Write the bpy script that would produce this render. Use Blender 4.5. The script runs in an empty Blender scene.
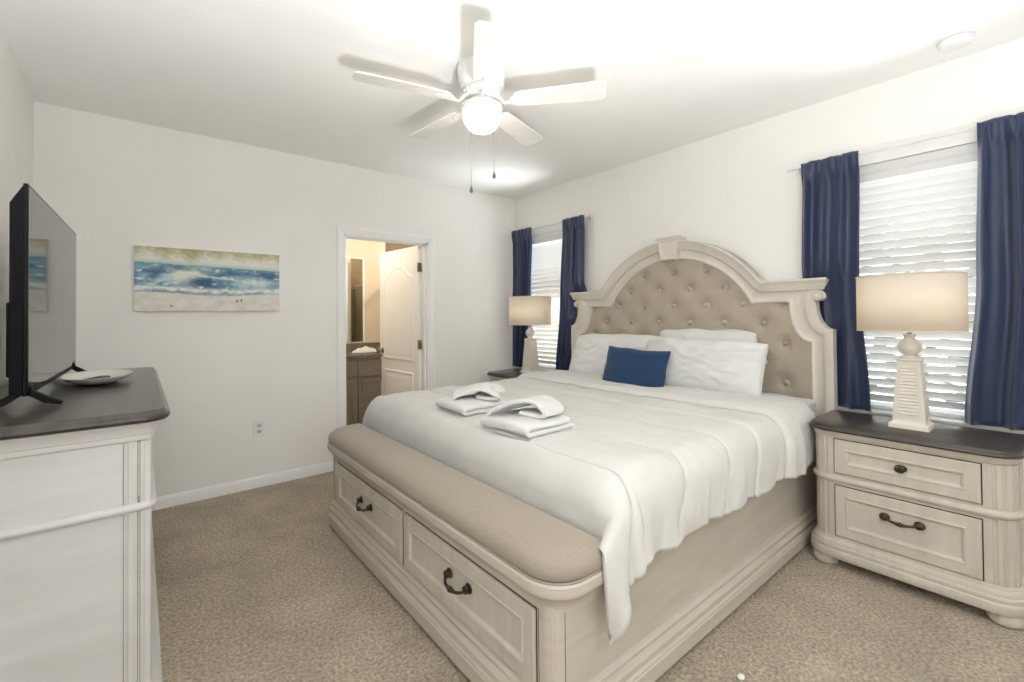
import bpy, bmesh, math, random
from mathutils import Vector, Matrix, noise
PI = math.pi
R = math.radians
S = bpy.context.scene
COL = S.collection

# ------------------------------------------------------------------ camera
cam_d = bpy.data.cameras.new('camera')
cam_d.sensor_width = 36.0
cam_d.lens = 452.46 * 36 / 1024
cam_d.shift_y = -(341 - 309.72) / 1024
cam_d.clip_start = 0.05
cam = bpy.data.objects.new('camera', cam_d)
COL.objects.link(cam)
cam_right = Vector((0.771540, -0.636117, -0.008999))
cam_up = Vector((-0.000882, -0.015215, 0.999884))
cam_fwd = Vector((0.636181, 0.771442, 0.012300))
cam_m = Matrix((cam_right, cam_up, -cam_fwd)).transposed().to_4x4()
cam_m.translation = Vector((-3.3508, -3.995, 1.3193))
cam.matrix_world = cam_m
S.camera = cam

# ------------------------------------------------------------------ world and light
W = bpy.data.worlds.new('world')
S.world = W
W.use_nodes = True
W.node_tree.nodes['Background'].inputs[0].default_value = (0.93, 0.97, 1.0, 1)
W.node_tree.nodes['Background'].inputs[1].default_value = 2.0
S.view_settings.view_transform = 'Standard'
S.view_settings.look = 'None'
S.view_settings.gamma = 1
S.view_settings.use_curve_mapping = False
S.view_settings.exposure = 0.46
S.cycles.max_bounces = 10
S.cycles.diffuse_bounces = 6
S.cycles.transparent_max_bounces = 16


def light(name, kind, loc, power, color=(1, 1, 1), size=0.1, size_y=None, aim=None):
    d = bpy.data.lights.new(name, kind)
    d.energy = power
    d.color = color
    if kind == 'AREA':
        d.shape = 'RECTANGLE' if size_y else 'DISK'
        d.size = size
        if size_y:
            d.size_y = size_y
    else:
        d.shadow_soft_size = size
    o = bpy.data.objects.new(name, d)
    COL.objects.link(o)
    o.location = loc
    if aim:
        o.rotation_euler = Vector(aim).to_track_quat('-Z', 'Y').to_euler()
    return o


# sunlit paving outside the windows, bouncing daylight up through the slats
for wy, power in ((-3.5, 250), (-0.58, 560)):
    light('paving_bounce', 'AREA', (2.5, wy, -.24), power, (.98, .985, 1), 3.8, 1.8, aim=(0, 0, 1))
# unseen fill spot added in place of a photographer's strobe, bounced off the ceiling
fill_spot = light('bounce_fill', 'SPOT', (-2.75, -4.35, .55), 235, (.965, .98, 1), .2, aim=(-.08, .02, 1))
fill_spot.data.spot_size = R(140)
fill_spot.data.spot_blend = .6


# ------------------------------------------------------------------ materials
def lin(c):
    out = []
    for v in c[:3]:
        v = v / 255
        out.append(v / 12.92 if v <= 0.04045 else ((v + 0.055) / 1.055) ** 2.4)
    return (*out, 1)


def mat(name, rgb, rough=0.6, rgb2=None, scale=(8, 8, 8), detail=4, bump=0.0, bscale=None, spec=0.3, metal=0.0,
        lo=0.35, hi=0.65, sheen=0.0, coat=0.0):
    m = bpy.data.materials.new(name)
    m.use_nodes = True
    nt = m.node_tree
    b = nt.nodes['Principled BSDF']
    b.inputs['Roughness'].default_value = rough
    b.inputs['Metallic'].default_value = metal
    b.inputs['Specular IOR Level'].default_value = spec
    b.inputs['Sheen Weight'].default_value = sheen
    b.inputs['Coat Weight'].default_value = coat
    tc = nt.nodes.new('ShaderNodeTexCoord')
    mp = nt.nodes.new('ShaderNodeMapping')
    mp.inputs['Scale'].default_value = scale
    nt.links.new(tc.outputs['Object'], mp.inputs[0])
    nz = nt.nodes.new('ShaderNodeTexNoise')
    nz.inputs['Scale'].default_value = 1
    nz.inputs['Detail'].default_value = detail
    nt.links.new(mp.outputs[0], nz.inputs['Vector'])
    cr = nt.nodes.new('ShaderNodeValToRGB')
    cr.color_ramp.elements[0].position = lo
    cr.color_ramp.elements[1].position = hi
    cr.color_ramp.elements[0].color = lin(rgb)
    cr.color_ramp.elements[1].color = lin(rgb2 or rgb)
    nt.links.new(nz.outputs['Fac'], cr.inputs[0])
    nt.links.new(cr.outputs[0], b.inputs['Base Color'])
    if bump:
        src = nz
        if bscale:
            mp2 = nt.nodes.new('ShaderNodeMapping')
            mp2.inputs['Scale'].default_value = bscale
            nt.links.new(tc.outputs['Object'], mp2.inputs[0])
            src = nt.nodes.new('ShaderNodeTexNoise')
            src.inputs['Scale'].default_value = 1
            src.inputs['Detail'].default_value = 3
            nt.links.new(mp2.outputs[0], src.inputs['Vector'])
        bp = nt.nodes.new('ShaderNodeBump')
        bp.inputs['Strength'].default_value = bump
        bp.inputs['Distance'].default_value = 0.01
        nt.links.new(src.outputs['Fac'], bp.inputs['Height'])
        nt.links.new(bp.outputs[0], b.inputs['Normal'])
    return m


def translucent(m, fac, rgb):
    nt = m.node_tree
    out = nt.nodes['Material Output']
    b = nt.nodes['Principled BSDF']
    t = nt.nodes.new('ShaderNodeBsdfTranslucent')
    t.inputs[0].default_value = lin(rgb)
    mx = nt.nodes.new('ShaderNodeMixShader')
    mx.inputs[0].default_value = fac
    nt.links.new(b.outputs[0], mx.inputs[1])
    nt.links.new(t.outputs[0], mx.inputs[2])
    nt.links.new(mx.outputs[0], out.inputs[0])


M = {}
M['wall'] = mat('wall_paint', (243, 242, 239), .85, (245, 244, 241), (3, 3, 3), bump=.04, bscale=(180, 180, 180))
M['ceiling'] = mat('ceiling_paint', (248, 248, 246), .9, (250, 250, 248), (3, 3, 3), bump=.12, bscale=(60, 60, 60))
M['trim'] = mat('white_trim', (248, 249, 249), .4, (246, 247, 247), (4, 4, 4))
M['cream'] = mat('antique_cream_paint', (197, 190, 179), .5, (184, 176, 164), (3, 3, 22), 5, lo=.35, hi=.75, bump=.05, bscale=(8, 8, 90))
M['cream_y'] = mat('antique_cream_paint_across', (201, 194, 183), .5, (189, 181, 170), (3, 22, 3), 5, lo=.35, hi=.75, bump=.05, bscale=(8, 90, 8))
M['cream_h'] = mat('antique_cream_paint_headboard', (217, 211, 202), .5, (207, 200, 190), (5, 5, 5), 5, lo=.35, hi=.75, bump=.03, bscale=(40, 40, 40))
M['dresser'] = mat('antique_white_paint', (206, 205, 204), .5, (198, 197, 195), (3, 3, 20), 5, lo=.35, hi=.75, bump=.04, bscale=(8, 8, 90))
M['gap_shade'] = mat('gap_shade_brown', (74, 62, 50), .7, (60, 50, 42))  # dark brown standing in for shadow in drawer gaps, seams and grooves
M['groove_shade'] = mat('soft_groove_shade', (158, 150, 140), .7, (146, 138, 128))  # softer grey, puts groove shade into the colour of the dresser strips
M['top'] = mat('weathered_dark_wood', (74, 67, 62), .28, (46, 42, 39), (26, 2.2, 26), 6, lo=.3, hi=.7, bump=.12, bscale=(90, 6, 90), spec=.5, coat=.15)
M['linen'] = mat('beige_linen', (163, 153, 139), .9, (153, 143, 129), (260, 90, 260), 3, bump=.15, bscale=(380, 380, 380), sheen=.2)
M['tuft'] = mat('tufted_beige_fabric', (178, 167, 151), .7, (173, 162, 146), (60, 60, 60), 3, bump=.05, bscale=(400, 400, 400), sheen=.3)
M['bronze'] = mat('aged_bronze', (92, 84, 72), .4, (54, 48, 42), (60, 60, 60), metal=.85, spec=.5)
M['sheet'] = mat('white_cotton', (216, 216, 215), .85, (212, 212, 211), (6, 6, 6), bump=.10, bscale=(14, 14, 14), sheen=.15)
M['comforter'] = mat('white_comforter', (210, 209, 206), .8, (205, 204, 201), (5, 5, 5), bump=.4, bscale=(12, 12, 12), sheen=.15)
M['towel'] = mat('white_terry', (228, 228, 227), .95, (220, 220, 219), (160, 160, 160), bump=.5, bscale=(300, 300, 300), sheen=.4)
M['cushion'] = mat('navy_cushion_weave', (26, 54, 88), .85, (34, 64, 100), (220, 220, 220), 2, bump=.2, bscale=(420, 420, 420), sheen=.2)
M['curtain'] = mat('navy_satin', (37, 52, 90), .36, (30, 43, 76), (40, 40, 4), spec=.5, sheen=.35)
translucent(M['curtain'], .06, (52, 82, 150))
M['blind'] = mat('white_blind', (228, 228, 227), .5, (224, 224, 223), (4, 4, 4))
translucent(M['blind'], .10, (250, 250, 246))
M['rod'] = mat('white_rod', (226, 226, 226), .3, (216, 216, 216), spec=.5)
M['lamp'] = mat('white_lamp_paint', (222, 217, 208), .55, (217, 211, 201), (20, 20, 20))
M['shade'] = mat('cream_linen_shade', (246, 240, 231), .9, (243, 236, 226), (200, 200, 60), 2, bump=.1, bscale=(300, 300, 300))
translucent(M['shade'], .5, (252, 240, 222))
M['fan'] = mat('white_fan_enamel', (232, 232, 230), .4, (228, 228, 226), (5, 5, 5))
M['blade'] = mat('white_fan_blade', (232, 232, 229), .5, (226, 226, 223), (3, 20, 3))
M['chain'] = mat('pull_chain_metal', (120, 118, 112), .45, (96, 94, 90), metal=.6)
M['nickel'] = mat('brushed_nickel', (150, 140, 126), .35, (120, 112, 100), (50, 50, 50), metal=.85)
M['tv_case'] = mat('tv_black_plastic', (9, 10, 16), .5, (7, 8, 12), (30, 30, 30), spec=.2)
M['screen'] = mat('tv_screen_glass', (20, 22, 22), .05, (22, 24, 24), (2, 2, 2), spec=1.0)
M['screen'].node_tree.nodes['Principled BSDF'].inputs['IOR'].default_value = 2.1
M['plate'] = mat('white_glazed_ceramic', (236, 234, 230), .25, (230, 228, 223), (10, 10, 10), spec=.5)
M['remote'] = mat('dark_grey_plastic', (74, 74, 76), .5, (60, 60, 63), (60, 60, 60))
M['plastic'] = mat('white_plastic', (240, 240, 240), .4, (236, 236, 236))
M['socket'] = mat('outlet_grey_plastic', (205, 205, 203), .4, (200, 200, 198))
M['slot'] = mat('dark_slot', (40, 40, 40), .7, (36, 36, 36))
M['bathwall'] = mat('warm_bath_paint', (228, 214, 194), .8, (232, 218, 198), (3, 3, 3))
M['tan'] = mat('tan_shower_tile', (150, 130, 102), .5, (136, 116, 90), (6, 6, 6))
M['vanity'] = mat('grey_vanity_paint', (134, 124, 112), .5, (128, 118, 106), (4, 4, 10))
M['granite'] = mat('speckled_granite', (58, 52, 46), .25, (168, 152, 132), (120, 120, 120), 5, lo=.4, hi=.62, spec=.5)
M['vinyl'] = mat('bath_floor_tile', (96, 92, 80), .5, (82, 78, 68), (10, 10, 10))
M['roof'] = mat('neighbour_stone', (250, 248, 240), .9, (52, 49, 46), (.8, 4.5, 17), 3, lo=.45, hi=.52)
M['grass'] = mat('pale_paving', (206, 202, 192), .9, (190, 186, 176), (6, 6, 6))

m = bpy.data.materials.new('mirror_glass')
m.use_nodes = True
b = m.node_tree.nodes['Principled BSDF']
b.inputs['Metallic'].default_value = 1
b.inputs['Roughness'].default_value = .03
b.inputs['Base Color'].default_value = (.82, .84, .80, 1)
M['mirror'] = m


def glass(name, tint, refl):
    m = bpy.data.materials.new(name)
    m.use_nodes = True
    nt = m.node_tree
    out = nt.nodes['Material Output']
    nt.nodes.remove(nt.nodes['Principled BSDF'])
    tr = nt.nodes.new('ShaderNodeBsdfTransparent')
    tr.inputs[0].default_value = tint
    gl = nt.nodes.new('ShaderNodeBsdfGlossy')
    gl.inputs['Roughness'].default_value = .02
    mx = nt.nodes.new('ShaderNodeMixShader')
    mx.inputs[0].default_value = refl
    nt.links.new(tr.outputs[0], mx.inputs[1])
    nt.links.new(gl.outputs[0], mx.inputs[2])
    nt.links.new(mx.outputs[0], out.inputs[0])
    return m


M['pane'] = glass('window_glass', (.96, .98, .98, 1), .06)
M['shower_glass'] = glass('shower_glass', (.80, .84, .78, 1), .08)

m = bpy.data.materials.new('glowing_opal_glass')
m.use_nodes = True
b = m.node_tree.nodes['Principled BSDF']
b.inputs['Base Color'].default_value = (.95, .93, .88, 1)
b.inputs['Emission Color'].default_value = (1.0, .90, .74, 1)
b.inputs['Emission Strength'].default_value = .55
M['globe'] = m


def carpet_material():
    m = mat('beige_carpet', (212, 197, 176), .95, (142, 129, 111), (75, 75, 75), 6, lo=.3, hi=.7, sheen=.2)
    nt = m.node_tree
    b = nt.nodes['Principled BSDF']
    cr = [n for n in nt.nodes if n.type == 'VALTORGB'][0]
    tc = [n for n in nt.nodes if n.type == 'TEX_COORD'][0]
    nz2 = nt.nodes.new('ShaderNodeTexNoise')        # vacuum marks and traffic, large soft patches
    nz2.inputs['Scale'].default_value = 3.2
    nz2.inputs['Detail'].default_value = 5
    nz2.inputs['Roughness'].default_value = .6
    nt.links.new(tc.outputs['Object'], nz2.inputs['Vector'])
    cr2 = nt.nodes.new('ShaderNodeValToRGB')
    cr2.color_ramp.elements[0].position = .35
    cr2.color_ramp.elements[1].position = .68
    cr2.color_ramp.elements[0].color = (.78, .77, .75, 1)
    cr2.color_ramp.elements[1].color = (1.08, 1.07, 1.05, 1)
    nt.links.new(nz2.outputs['Fac'], cr2.inputs[0])
    mx = nt.nodes.new('ShaderNodeMixRGB')
    mx.blend_type = 'MULTIPLY'
    mx.inputs[0].default_value = 1
    nt.links.new(cr.outputs[0], mx.inputs[1])
    nt.links.new(cr2.outputs[0], mx.inputs[2])
    nt.links.new(mx.outputs[0], b.inputs['Base Color'])
    vo = nt.nodes.new('ShaderNodeTexNoise')
    vo.inputs['Scale'].default_value = 130
    vo.inputs['Detail'].default_value = 4
    nt.links.new(tc.outputs['Object'], vo.inputs['Vector'])
    bp = nt.nodes.new('ShaderNodeBump')
    bp.inputs['Strength'].default_value = .9
    bp.inputs['Distance'].default_value = .012
    nt.links.new(vo.outputs['Fac'], bp.inputs['Height'])
    nt.links.new(bp.outputs[0], b.inputs['Normal'])
    return m


M['carpet'] = carpet_material()


# ------------------------------------------------------------------ mesh helpers
class MB:
    def __init__(self):
        self.v = []
        self.f = []

    def add(self, vs, fs):
        k = len(self.v)
        self.v += [tuple(p) for p in vs]
        self.f += [tuple(i + k for i in q) for q in fs]
        return self

    def box(self, x0, x1, y0, y1, z0, z1):
        vs = [(x, y, z) for x in (x0, x1) for y in (y0, y1) for z in (z0, z1)]
        return self.add(vs, [(0, 1, 3, 2), (4, 6, 7, 5), (0, 4, 5, 1), (2, 3, 7, 6), (0, 2, 6, 4), (1, 5, 7, 3)])

    def loft(self, rings, closed=True, cap=True):
        n = len(rings[0])
        vs = [p for r in rings for p in r]
        fs = []
        for i in range(len(rings) - 1):
            for j in range(n if closed else n - 1):
                j2 = (j + 1) % n
                fs.append((i * n + j, i * n + j2, (i + 1) * n + j2, (i + 1) * n + j))
        if cap and closed:
            fs.append(tuple(range(n))[::-1])
            fs.append(tuple((len(rings) - 1) * n + j for j in range(n)))
        return self.add(vs, fs)

    def lathe(self, prof, c=(0, 0, 0), n=32, axis='z', sx=1, sy=1):
        rings = []
        for r, h in prof:
            ring = []
            for i in range(n):
                a = 2 * PI * i / n
                u, w = r * math.cos(a) * sx, r * math.sin(a) * sy
                p = {'z': (u, w, h), 'x': (h, u, w), 'y': (w, h, u)}[axis]
                ring.append((c[0] + p[0], c[1] + p[1], c[2] + p[2]))
            rings.append(ring)
        return self.loft(rings)

    def tube(self, path, r, n=10, rs=None):
        P = [Vector(p) for p in path]
        rings = []
        up = None
        for i, p in enumerate(P):
            t = (P[min(i + 1, len(P) - 1)] - P[max(i - 1, 0)]).normalized()
            if up is None:
                up = Vector((0, 0, 1)) if abs(t.z) < .9 else Vector((1, 0, 0))
            a = t.cross(up).normalized()
            up = a.cross(t).normalized()
            rr = rs[i] if rs else r
            rings.append([p + a * rr * math.cos(2 * PI * k / n) + up * rr * math.sin(2 * PI * k / n) for k in range(n)])
        return self.loft(rings)

    def grid(self, fn, nu, nv):
        vs = [fn(i / nu, j / nv) for i in range(nu + 1) for j in range(nv + 1)]
        fs = [(i * (nv + 1) + j, (i + 1) * (nv + 1) + j, (i + 1) * (nv + 1) + j + 1, i * (nv + 1) + j + 1)
              for i in range(nu) for j in range(nv)]
        return self.add(vs, fs)

    def prism(self, poly, axis, a, b):
        def pt(u, w, h):
            return {'x': (h, u, w), 'y': (u, h, w), 'z': (u, w, h)}[axis]
        return self.loft([[pt(u, w, a) for u, w in poly], [pt(u, w, b) for u, w in poly]])

    def shift(self, d, k0=0):
        self.v = self.v[:k0] + [(p[0] + d[0], p[1] + d[1], p[2] + d[2]) for p in self.v[k0:]]
        return self

    def build(self, name, material, parent=None, bevel=0.0, smooth=True, angle=35, solid=0.0, segs=2, recalc=True):
        me = bpy.data.meshes.new(name)
        me.from_pydata(self.v, [], self.f)
        if recalc:
            bm = bmesh.new()
            bm.from_mesh(me)
            bmesh.ops.recalc_face_normals(bm, faces=bm.faces)
            bm.to_mesh(me)
            bm.free()
        if smooth:
            me.polygons.foreach_set('use_smooth', [True] * len(me.polygons))
            me.set_sharp_from_angle(angle=R(angle))
        me.materials.append(material)
        o = bpy.data.objects.new(name, me)
        COL.objects.link(o)
        if parent:
            o.parent = parent
        if solid:
            md = o.modifiers.new('thick', 'SOLIDIFY')
            md.thickness = abs(solid)
            md.offset = -1 if solid > 0 else 1
        if bevel:
            md = o.modifiers.new('bevel', 'BEVEL')
            md.width = bevel
            md.segments = segs
            md.limit_method = 'ANGLE'
            md.angle_limit = R(40)
        return o


def thing(name, label, cat, loc=(0, 0, 0), rz=0.0, group=None):
    o = bpy.data.objects.new(name, None)
    o.empty_display_size = .1
    COL.objects.link(o)
    o.location = loc
    o.rotation_euler = (0, 0, rz)
    o['label'] = label
    o['category'] = cat
    if group:
        o['group'] = group
    return o


def tag(o, label, cat, group=None):
    o['label'] = label
    o['category'] = cat
    if group:
        o['group'] = group
    return o


def struct(o):
    o['kind'] = 'structure'
    return o


def dup(root, loc, label, rz=None):
    def cp(o, parent):
        c = o.copy()
        COL.objects.link(c)
        if parent:
            c.parent = parent
        for ch in list(o.children):
            cp(ch, c)
        return c
    r = cp(root, None)
    r.location = loc
    if rz is not None:
        r.rotation_euler = (0, 0, rz)
    r['label'] = label
    return r


def nz(x, y, z=0.0):
    return noise.noise(Vector((x, y, z)))


def sstep(a, b, x):
    t = max(0, min(1, (x - a) / (b - a)))
    return t * t * (3 - 2 * t)


# ------------------------------------------------------------------ room shell
RW, RH, RL = 3.85, 2.66, 5.3
DX0, DX1, DZ = -1.966, -1.126, 2.052        # door opening in the back wall
WIN = [(-1.03, -.14), (-3.94, -3.05)]       # window openings in the right wall (y ranges)
WZ0, WZ1 = .735, 2.20

struct(MB().box(-RW, .12, -RL, 0.06, -.1, 0).build('floor', M['carpet'], smooth=False))
struct(MB().box(-RW - .1, .12, -RL, .12, RH, RH + .1).build('ceiling', M['ceiling'], smooth=False))
struct(MB().box(-RW - .1, -RW, -RL, .12, 0, RH).build('wall_left', M['wall'], smooth=False))
struct(MB().box(-RW - .1, .12, -RL - .1, -RL, 0, RH).build('wall_rear', M['wall'], smooth=False))
w = MB().box(-RW, DX0, 0, .12, 0, RH).box(DX1, .12, 0, .12, 0, RH).box(DX0, DX1, 0, .12, DZ, RH)
struct(w.build('wall_back', M['wall'], smooth=False))
w = MB().box(0, .14, -RL, 0, 0, WZ0).box(0, .14, -RL, 0, WZ1, RH)
ys = [-RL, WIN[1][0], WIN[1][1], WIN[0][0], WIN[0][1], 0]
for k in (0, 2, 4):
    w.box(0, .14, ys[k], ys[k + 1], WZ0, WZ1)
struct(w.build('wall_right', M['wall'], smooth=False))


def baseboard(name, p0, p1, n):
    # moulded board swept straight from p0 to p1; n points into the room
    prof = [(0, 0), (.014, 0), (.014, .055), (.011, .066), (.010, .074), (.005, .083), (0, .083)]
    m = MB().loft([[(p[0] + n[0] * d, p[1] + n[1] * d, z) for d, z in prof] for p in (p0, p1)])
    struct(m.build(name, M['trim'], angle=50))


baseboard('baseboard_back', (-RW, 0), (-2.022, 0), (0, -1))
baseboard('baseboard_back_right', (-1.086, 0), (-.014, 0), (0, -1))
baseboard('baseboard_right', (0, 0), (0, -RL), (-1, 0))
baseboard('baseboard_left', (-RW, 0), (-RW, -RL), (1, 0))

# door casing and jamb
cw = .058
prof = [(0, 0), (0, .016), (.010, .020), (.022, .018), (.040, .013), (cw, .010), (cw, 0)]
rings = []
for (ex, ez, sx, sz) in [(DX0, 0, -1, 0), (DX0, DZ, -1, 1), (DX1, DZ, 1, 1), (DX1, 0, 1, 0)]:
    rings.append([(ex + sx * (cw - d0), -h, ez + sz * (cw - d0)) for d0, h in prof])
m = MB().loft(rings)
m.box(DX0 - .001, DX0 + .018, -.002, .122, 0, DZ).box(DX1 - .018, DX1 + .001, -.002, .122, 0, DZ)
m.box(DX0, DX1, -.002, .122, DZ - .018, DZ + .001)
m.box(DX0 + .018, DX0 + .030, .04, .075, 0, DZ - .018).box(DX1 - .030, DX1 - .018, .04, .075, 0, DZ - .018)
m.box(DX0 + .018, DX1 - .018, .04, .075, DZ - .030, DZ - .018)
struct(m.build('trim_1', M['trim'], smooth=False))

# door leaf, swung open into the bathroom. local: hinge at origin, leaf along +x, thickness 0..0.035 in y
DWID, DHT = .79, 2.02
door = struct(bpy.data.objects.new('door_1', None))
COL.objects.link(door)
door.location = (DX1 - .020, .118, .012)
door.rotation_euler = (0, 0, R(95))
ARCH = 24


def arch_ring(x0, x1, z0, z1, rise, y, inset=0.0):
    x0 += inset
    x1 -= inset
    z0 += inset
    z1 -= inset
    pts = [(x0, y, z0), (x1, y, z0)]
    for k in range(ARCH + 1):
        t = k / ARCH
        x = x1 + (x0 - x1) * t
        s = sstep(.04, .40, min(t, 1 - t))
        pts.append((x, y, z1 + rise * s))
    return pts


leaf = MB().box(0, DWID, 0, .035, 0, DHT)
leaf_o = leaf.build('leaf', M['trim'], door, bevel=.002)
for (z0, z1, rise) in [(.84, 1.73, .11), (.17, .73, 0)]:
    for side in (0, 1):
        y0 = .0352 if side else -.0002
        s = 1 if side else -1
        m = MB()
        m.loft([arch_ring(.095, DWID - .095, z0, z1, rise, y0 + s * dy, ins)
                for ins, dy in [(0, 0), (.004, .007), (.018, .009), (.028, .004), (.042, .003), (.060, .008), (.07, .009)]], cap=False)
        r = arch_ring(.095, DWID - .095, z0, z1, rise, y0 + s * .009, .07)
        m.add(r, [tuple(range(len(r)))])
        m.build('panel_molding', M['trim'], leaf_o, angle=60)
for side in (0, 1):
    y0 = .035 if side else 0
    s = 1 if side else -1
    MB().lathe([(.03, y0), (.03, y0 + s * .006), (.012, y0 + s * .010), (.011, y0 + s * .035), (.026, y0 + s * .042), (.029, y0 + s * .055),
                (.022, y0 + s * .067), (.006, y0 + s * .070)], (DWID - .065, 0, .93), 20, 'y').build('knob', M['nickel'], door)
for hz in (.25, 1.02, 1.80):
    m = MB().box(-.003, .0, .0, .034, hz - .045, hz + .045)
    m.lathe([(.0075, hz - .047), (.0075, hz + .047)], (-.006, .042, 0), 12)
    m.box(-.012, -.003, .035, .038, hz - .045, hz + .045)
    m.build('hinge', M['nickel'], door)

# windows: frame, sash, pane, sill
for k, (y0, y1) in enumerate(WIN):
    m = MB()
    fx0, fx1 = .085, .135
    for a, b_, c, d in [(y0, y0 + .045, WZ0, WZ1), (y1 - .045, y1, WZ0, WZ1), (y0, y1, WZ0, WZ0 + .045), (y0, y1, WZ1 - .045, WZ1),
                        (y0 + .04, y1 - .04, 1.44, 1.49)]:
        m.box(fx0, fx1, a, b_, c, d)
    wo = struct(m.build('window_%d' % (k + 1), M['trim'], bevel=.004))
    MB().box(.105, .111, y0 + .03, y1 - .03, WZ0 + .03, WZ1 - .03).build('pane', M['pane'], wo, smooth=False)
    MB().box(-.018, .085, y0 - .0, y1 + .0, WZ0 - .012, WZ0 + .008).build('sill', M['trim'], wo, bevel=.006)


# ------------------------------------------------------------------ bathroom seen through the doorway
BY, BX0, BX1 = 1.42, -2.9, .75
struct(MB().box(BX0, -.95, BY, BY + .1, 0, RH).build('wall_bathroom_far', M['bathwall'], smooth=False))
struct(MB().box(BX0 - .1, BX0, .12, BY + .1, 0, RH).build('wall_bathroom_left', M['bathwall'], smooth=False))
struct(MB().box(-.95, BX1, BY + .5, BY + .6, 0, RH).box(BX1, BX1 + .1, .12, BY + .6, 0, RH).box(-1.0, -.95, BY + .1, BY + .6, 0, RH).build('wall_bathroom_shower', M['tan'], smooth=False))
struct(MB().box(-.92, BX1, .121, .135, 0, RH).build('wall_bathroom_near', M['tan'], smooth=False))
struct(MB().box(BX0, BX1 + .1, .06, BY + .6, -.1, 0).build('floor_bathroom', M['vinyl'], smooth=False))
struct(MB().box(BX0, BX1 + .1, .12, BY + .6, 2.5, 2.6).build('ceiling_bathroom', M['bathwall'], smooth=False))
lt = thing('ceiling_light', 'round opal ceiling light inside the bathroom', 'light', (-1.85, .75, 2.5))
MB().lathe([(.14, 0), (.145, -.012), (.135, -.02)], n=28).build('rim', M['nickel'], lt)
MB().lathe([(.13, -.015), (.12, -.045), (.08, -.068), (.02, -.078)], n=28).build('diffuser', M['globe'], lt)
light('bathroom_bulb', 'POINT', (-1.85, .75, 2.36), 12, (1, .90, .76), .06)

dup(lt, (-.25, .85, 2.5), 'added fill light, a round opal fixture over the bathroom shower')  # second fixture, added only to brighten the dark shower walls
light('bathroom_bulb', 'POINT', (-.25, .85, 2.36), 30, (1, .90, .76), .06)  # added fill for the shower side

van = thing('vanity_cabinet', 'grey painted bathroom vanity cabinet seen through the doorway', 'cabinet', (-1.66, BY - .005, 0))
vx0, vx1, vf = -.74, .66, -.525       # local
MB().box(vx0, vx1, vf, 0, .10, .865).box(vx0 + .02, vx1 - .02, vf + .06, 0, 0, .10).build('body', M['vanity'], van, bevel=.002)
cols = [(-.72, -.29), (-.28, .13), (.14, .33), (.34, .645)]
cols = [(-.72, -.30), (-.29, .14), (.15, .64)]


def slab_front(y, x0, x1, z0, z1, fr=.055, th=.018):
    def rr(i, d):
        return [(x0 + i, y - d, z0 + i), (x1 - i, y - d, z0 + i), (x1 - i, y - d, z1 - i), (x0 + i, y - d, z1 - i)]
    return MB().loft([rr(0, 0), rr(0, th), rr(fr, th), rr(fr + .006, th - .008), rr(fr + .02, th - .008)])


for (a, b_) in cols:
    d = MB().box(a, b_, vf - .018, vf, .66, .83).build('drawer', M['vanity'], van, bevel=.003)
    d = slab_front(vf, a, b_, .13, .645).build('door', M['vanity'], van, smooth=False)
    hx = a + .035
    MB().box(hx - .005, hx + .005, vf - .045, vf - .035, .50, .62).box(hx - .004, hx + .004, vf - .04, vf - .018, .51, .52).box(hx - .004, hx + .004, vf - .04, vf - .018, .60, .61).build('bar_handle', M['nickel'], d, bevel=.002)
co = MB().box(-2.42, -.955, BY - .56, BY - .003, .866, .906).box(-2.42, -.955, BY - .022, BY - .003, .906, 1.0).build('vanity_countertop', M['granite'], bevel=.004)
tag(co, 'speckled brown granite vanity countertop with low backsplash in the bathroom', 'countertop')
mi = thing('vanity_mirror', 'tall frameless mirror on the bathroom wall above the granite counter', 'mirror', (-1.8, BY, 1.02))
MB().box(-.58, .563, -.008, -.001, 0, 1.0).build('glass', M['mirror'], mi, smooth=False)
m = MB()
m.box(.555, .575, -.018, -.001, -.004, 1.004)
m.box(-.6, .575, -.018, -.001, 1.0, 1.012)
m.build('edge_strip', M['trim'], mi, bevel=.002)
sh = thing('shower_enclosure', 'framed glass shower screen reflected in the bathroom mirror', 'shower', (-.90, .16, 0))
m = MB()
m.box(-.02, .02, 0, 1.24, 1.72, 1.77).box(-.02, .02, 0, 1.24, 0, .05)
for yy in (0, .42, .80, 1.21):
    m.box(-.018, .018, yy, yy + .03, .05, 1.72)
m.build('frame', M['nickel'], sh)
MB().box(-.004, .004, .02, 1.22, .04, 1.73).build('glass_panel', M['shower_glass'], sh, smooth=False)

# crumpled white towel on the bathroom counter
def crumple(u, v):
    a = 2 * PI * u
    r = v
    x = r * .15 * math.cos(a)
    y = r * .10 * math.sin(a)
    h = .055 * (1 - r ** 2) ** .7 * (1 + .5 * nz(x * 22, y * 22, 3)) if r < 1 else 0
    return (x, y, h)
o = MB().grid(crumple, 40, 14).build('hand_towel', M['towel'], solid=-.003)
o.location = (-1.36, BY - .36, .911)
tag(o, 'small white towel bunched up on the bathroom counter', 'towel')

# ------------------------------------------------------------------ outdoors, seen between the blind slats
struct(MB().box(.2, 12, -12, 8, -.4, -.3).build('ground', M['grass'], smooth=False))
nh = thing('neighbour_house', 'pale stone house standing outside beyond the window blinds', 'house', (4.6, -2.0, -.3))
MB().box(0, 4, -7, 6, 0, 2.2).build('wall', M['roof'], nh, smooth=False)
m = MB()
m.loft([[(-.35, -7.3, 2.15), (4.3, -7.3, 2.15), (4.3, 6.3, 2.15), (-.35, 6.3, 2.15)],
        [(-.35, -7.3, 2.27), (4.3, -7.3, 2.27), (4.3, 6.3, 2.27), (-.35, 6.3, 2.27)],
        [(2.0, .4, 4.4), (2.02, .4, 4.4), (2.02, 3.6, 4.4), (2.0, 3.6, 4.4)]])
m.build('roof', M['roof'], nh, smooth=False)

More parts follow.
